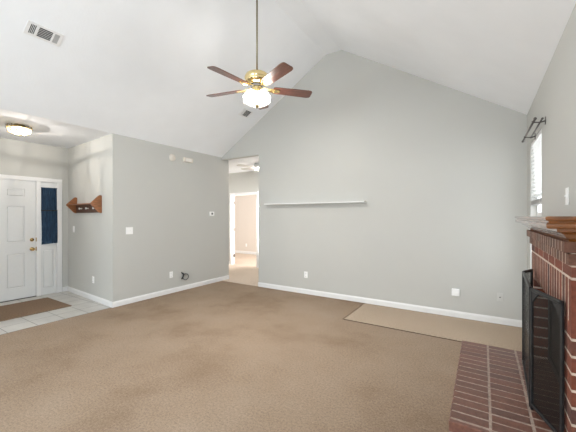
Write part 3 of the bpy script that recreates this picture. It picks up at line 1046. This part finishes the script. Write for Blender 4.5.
def ceiling_vent(label, x, y, lx, ly, sections, group):
    t_ = thing('ceiling_vent', label, 'air vent', group=group, mat4=slope_frame(y, x))
    us = sorted({-lx / 2, lx / 2, *[v for s in sections for v in s[:2]]})
    m = 0.022
    vs = [-ly / 2, -ly / 2 + m, ly / 2 - m, ly / 2]
    bm = wall_grid(lambda a, b_, d: (a, b_, d), us, vs, [(s[0], s[1], -ly / 2 + m, ly / 2 - m) for s in sections], 0.001, 0.010)
    obj('frame', bm, 'vent', t_)
    bm = bm_new()
    add_box(bm, us[1] - 0.003, us[-2] + 0.003, -ly / 2 + m - 0.003, ly / 2 - m + 0.003, 0.0005, 0.002)
    obj('duct_opening', bm, 'dark', t_)
    for (a, b_, kind) in sections:
        if kind == 'long':
            n_ = 6
            st = (ly - 2 * m) / n_
            for k in range(n_):
                bm = bm_new()
                y0 = -ly / 2 + m + k * st
                add_box(bm, a, b_, y0 + st * 0.78, y0 + st, 0.0022, 0.004)
                obj('slat', bm, 'vent', t_)
        else:
            n_ = 4
            st = (b_ - a) / n_
            for k in range(n_):
                bm = bm_new()
                w_ = 0.75 if kind == 'cross' else 0.15
                add_box(bm, a + k * st + st * w_, a + (k + 1) * st, -ly / 2 + m, ly / 2 - m, 0.003, 0.009)
                obj('slat', bm, 'vent' if kind == 'cross' else 'vent_grey', t_)
    return t_


sgn = 1 if slope_frame(0, -3)[1][0] > 0 else -1
sec = [(-0.125, -0.075, 'cross'), (-0.055, 0.065, 'long'), (0.080, 0.125, 'shut')]
if sgn < 0:
    sec = [(-b_, -a, k) for a, b_, k in sec]
ceiling_vent('larger white ceiling vent with dark slats, high on the left slope near the photo corner', -3.875, 1.345, 0.31, 0.155, sec, 'ceiling vents')
sec = [(-0.100, -0.060, 'cross'), (-0.045, 0.100, 'long')]
if sgn < 0:
    sec = [(-b_, -a, k) for a, b_, k in sec]
ceiling_vent('smaller ceiling vent on the left slope just below the fan lights', -3.80, 4.485, 0.26, 0.18, sec, 'ceiling vents')

# ------------------------------------------------------------------ wall fittings
# frames: local X to the right as seen from the room, Y up, Z out of the wall
def wall_frame(which, a, z):
    if which == 'left':
        ex, ez, p = Vector((0, 1, 0)), Vector((1, 0, 0)), Vector((XL, a, z))
    elif which == 'back':
        ex, ez, p = Vector((1, 0, 0)), Vector((0, -1, 0)), Vector((a, YB, z))
    elif which == 'right':
        ex, ez, p = Vector((0, -1, 0)), Vector((-1, 0, 0)), Vector((XR, a, z))
    elif which == 'bedroom':
        ex, ez, p = Vector((1, 0, 0)), Vector((0, -1, 0)), Vector((a, 8.95, z))
    else:
        ex = Vector((XL - XD, YS - YC, 0)).normalized()
        ez, p = ex.cross(Vector((0, 0, 1))), Vector((a, YS + (YC - YS) * (XL - a) / (XL - XD), z))
    m = Matrix((ex, Vector((0, 0, 1)), ez)).transposed().to_4x4()
    m.translation = p
    return m


def outlet(which, a, z, label, plate='plastic'):
    t_ = thing('wall_outlet', label, 'outlet', group='wall outlets', mat4=wall_frame(which, a, z))
    bm = bm_new()
    add_box(bm, -0.036, 0.036, -0.058, 0.058, 0.0005, 0.007, 0.003)
    obj('cover_plate', bm, plate, t_)
    for s in (-1, 1):
        bm = bm_new()
        add_box(bm, -0.016, 0.016, s * 0.026 - 0.015, s * 0.026 + 0.015, 0.006, 0.009, 0.002)
        for dx in (-0.006, 0.006):
            add_box(bm, dx - 0.0012, dx + 0.0012, s * 0.026 - 0.004, s * 0.026 + 0.006, 0.0085, 0.0093, mi=1)
        add_box(bm, -0.002, 0.002, s * 0.026 - 0.011, s * 0.026 - 0.007, 0.0085, 0.0093, mi=1)
        obj('socket', bm, [plate, 'dark'], t_)
    return t_


def switch(which, a, z, n_, label, plate='plastic'):
    w_ = 0.036 + 0.023 * (n_ - 1)
    t_ = thing('light_switch', label, 'light switch', group='light switches', mat4=wall_frame(which, a, z))
    bm = bm_new()
    add_box(bm, -w_, w_, -0.058, 0.058, 0.0005, 0.007, 0.003)
    obj('cover_plate', bm, plate, t_)
    for k in range(n_):
        x = (k - (n_ - 1) / 2) * 0.046
        bm = bm_new()
        add_box(bm, x - 0.008, x + 0.008, -0.014, 0.014, 0.006, 0.009, 0.001)
        add_box(bm, x - 0.004, x + 0.004, -0.002, 0.008, 0.008, 0.017, 0.001)
        obj('toggle', bm, plate, t_)
    return t_


switch('left', 2.845, 1.19, 2, 'white double light switch on the left wall beside the entry corner')
switch('entry', -6.41, 1.185, 1, 'white single light switch on the entry side wall below the wooden rack')
switch('right', 2.71, 1.56, 1, 'pale single light switch on the right wall just above the mantel', 'plastic')
outlet('left', 3.64, 0.342, 'white outlet low on the left wall beside the black cable')
outlet('entry', -5.575, 0.35, 'white outlet low on the entry side wall under the rack')
outlet('back', -2.746, 0.351, 'white outlet low on the back wall under the white shelf')
outlet('bedroom', -7.55, 0.33, 'small white outlet on the bedroom wall seen through the inner doorway')

# cable plate with a dark jack near the fireplace
t_ = thing('cable_jack_plate', 'grey wall plate with dark centre jack, low beside the fireplace hearth', 'wall plate', mat4=wall_frame('back', 0.19, 0.354))
bm = bm_new()
add_box(bm, -0.036, 0.036, -0.058, 0.058, 0.0005, 0.006, 0.003)
obj('cover_plate', bm, 'grey_plate', t_)
bm = bm_new()
add_lathe(bm, [(0, 0.016), (0.007, 0.016), (0.007, 0.005), (0, 0.005)], 12)
obj('jack', bm, 'dark', t_)

# white box standing off the back wall
t_ = thing('wall_box', 'white boxy fitting protruding from the back wall low near the right end', 'wall box', mat4=wall_frame('back', -0.326, 0.353))
bm = bm_new()
add_box(bm, -0.048, 0.048, -0.046, 0.050, 0.0005, 0.045, 0.006, seg=2)
obj('body', bm, 'plastic', t_)
bm = bm_new()
add_box(bm, -0.036, 0.036, -0.002, 0.002, 0.0445, 0.0475, 0.0005)
obj('lip', bm, 'plastic', t_)

# thermostat
t_ = thing('thermostat', 'small square white thermostat with dark display on the left wall', 'thermostat', mat4=wall_frame('left', 4.645, 1.478))
bm = bm_new()
add_box(bm, -0.062, 0.062, -0.045, 0.045, 0.0005, 0.022, 0.006, seg=2)
obj('body', bm, 'plastic', t_)
bm = bm_new()
add_box(bm, -0.022, 0.022, -0.018, 0.022, 0.0215, 0.0235, 0.001)
obj('display', bm, 'dark', t_)

# smoke alarm and door chime high on the left wall
t_ = thing('smoke_alarm', 'round ivory smoke alarm high on the left wall', 'smoke alarm', mat4=wall_frame('left', 3.665, 2.515))
bm = bm_new()
add_lathe(bm, [(0, 0.034), (0.03, 0.034), (0.05, 0.030), (0.060, 0.020), (0.063, 0.008), (0.068, 0.006), (0.068, 0.0005), (0, 0.0005)], 28)
obj('body', bm, 'ivory', t_)
bm = bm_new()
add_lathe(bm, [(0, 0.037), (0.012, 0.037), (0.014, 0.033), (0, 0.033)], 16)
obj('test_button', bm, 'ivory', t_)
t_ = thing('door_chime', 'ivory rectangular door chime box high on the left wall', 'door chime', mat4=wall_frame('left', 4.005, 2.515))
bm = bm_new()
add_box(bm, -0.105, 0.105, -0.038, 0.045, 0.0005, 0.05, 0.006, seg=2)
obj('cover', bm, 'ivory', t_)
bm = bm_new()
for k in range(7):
    add_box(bm, -0.06 + k * 0.02 - 0.004, -0.06 + k * 0.02 + 0.004, -0.025, 0.03, 0.0495, 0.0515)
obj('grille', bm, 'plastic', t_)

# black cable stub and grey coiled cable out of the left wall
bm = bm_new()
add_tube(bm, [(XL + 0.001, 3.885, 0.335), (XL + 0.035, 3.89, 0.325), (XL + 0.05, 3.885, 0.295), (XL + 0.045, 3.868, 0.26), (XL + 0.035, 3.853, 0.225)], 0.013, 10)
add_tube(bm, [(XL + 0.001, 3.872, 0.350), (XL + 0.02, 3.868, 0.352), (XL + 0.035, 3.876, 0.335)], 0.007, 8)
tag(obj('black_cable', bm, 'cable_black'), 'thick black cable stub hanging out of the left wall near the floor', 'cable')
bm = bm_new()
lp = []
for k in range(40):
    a = 2 * PI * k / 26
    lp.append((XL + 0.02 + 0.01 * math.sin(a * 0.5), 3.955 + 0.062 * math.sin(a - 2.2), 0.255 + 0.058 * math.cos(a - 2.2)))
lp.insert(0, (XL + 0.001, 3.90, 0.27))
add_tube(bm, lp, 0.008, 8)
tag(obj('grey_cable', bm, 'cable_grey'), 'thin grey cable curled in a loop on the left wall beside the black stub', 'cable')

# white floating shelf on the back wall
t_ = thing('wall_shelf', 'long thin white floating shelf mounted on the back wall', 'shelf', (-2.61, YB, 1.66))
bm = bm_new()
add_box(bm, -1.0, 1.0, -0.13, -0.0005, -0.010, 0.010, 0.002)
obj('board', bm, 'shelf', t_)

# wooden peg rack on the entry side wall
t_ = thing('peg_rack', 'brown wooden wall rack with pegs and pointed side boards in the entry', 'wall rack', mat4=wall_frame('entry', -5.765, 1.62) @ Matrix.Rotation(-PI / 2, 4, 'X'))
for x in (-0.505, 0.500):
    bm = bm_new()
    add_prism(bm, [(-0.001, 0.145), (-0.03, 0.150), (-0.05, 0.14), (-0.165, 0.022), (-0.168, 0.0), (-0.15, -0.02), (-0.055, -0.125), (-0.03, -0.14), (-0.001, -0.14)], YZ, x - 0.009, x + 0.009)
    obj('side_board', bm, 'rack_wood', t_)
bm = bm_new()
add_box(bm, -0.496, 0.491, -0.02, -0.001, -0.135, 0.03, 0.002)
obj('back_board', bm, 'rack_dark', t_)
bm = bm_new()
add_box(bm, -0.496, 0.491, -0.150, -0.021, 0.004, 0.020, 0.002)
obj('shelf_board', bm, 'rack_wood', t_)
for x in (-0.23, 0.05, 0.33):
    bm = bm_new()
    rx = Matrix.Translation((x, -0.02, -0.06)) @ Matrix.Rotation(PI / 2, 4, 'X')
    add_lathe(bm, [(0, 0.0), (0.012, 0.0), (0.009, 0.02), (0.011, 0.03), (0.018, 0.036), (0.020, 0.043), (0.013, 0.050), (0, 0.052)], 14, mat4=rx)
    obj('peg', bm, 'peg', t_)
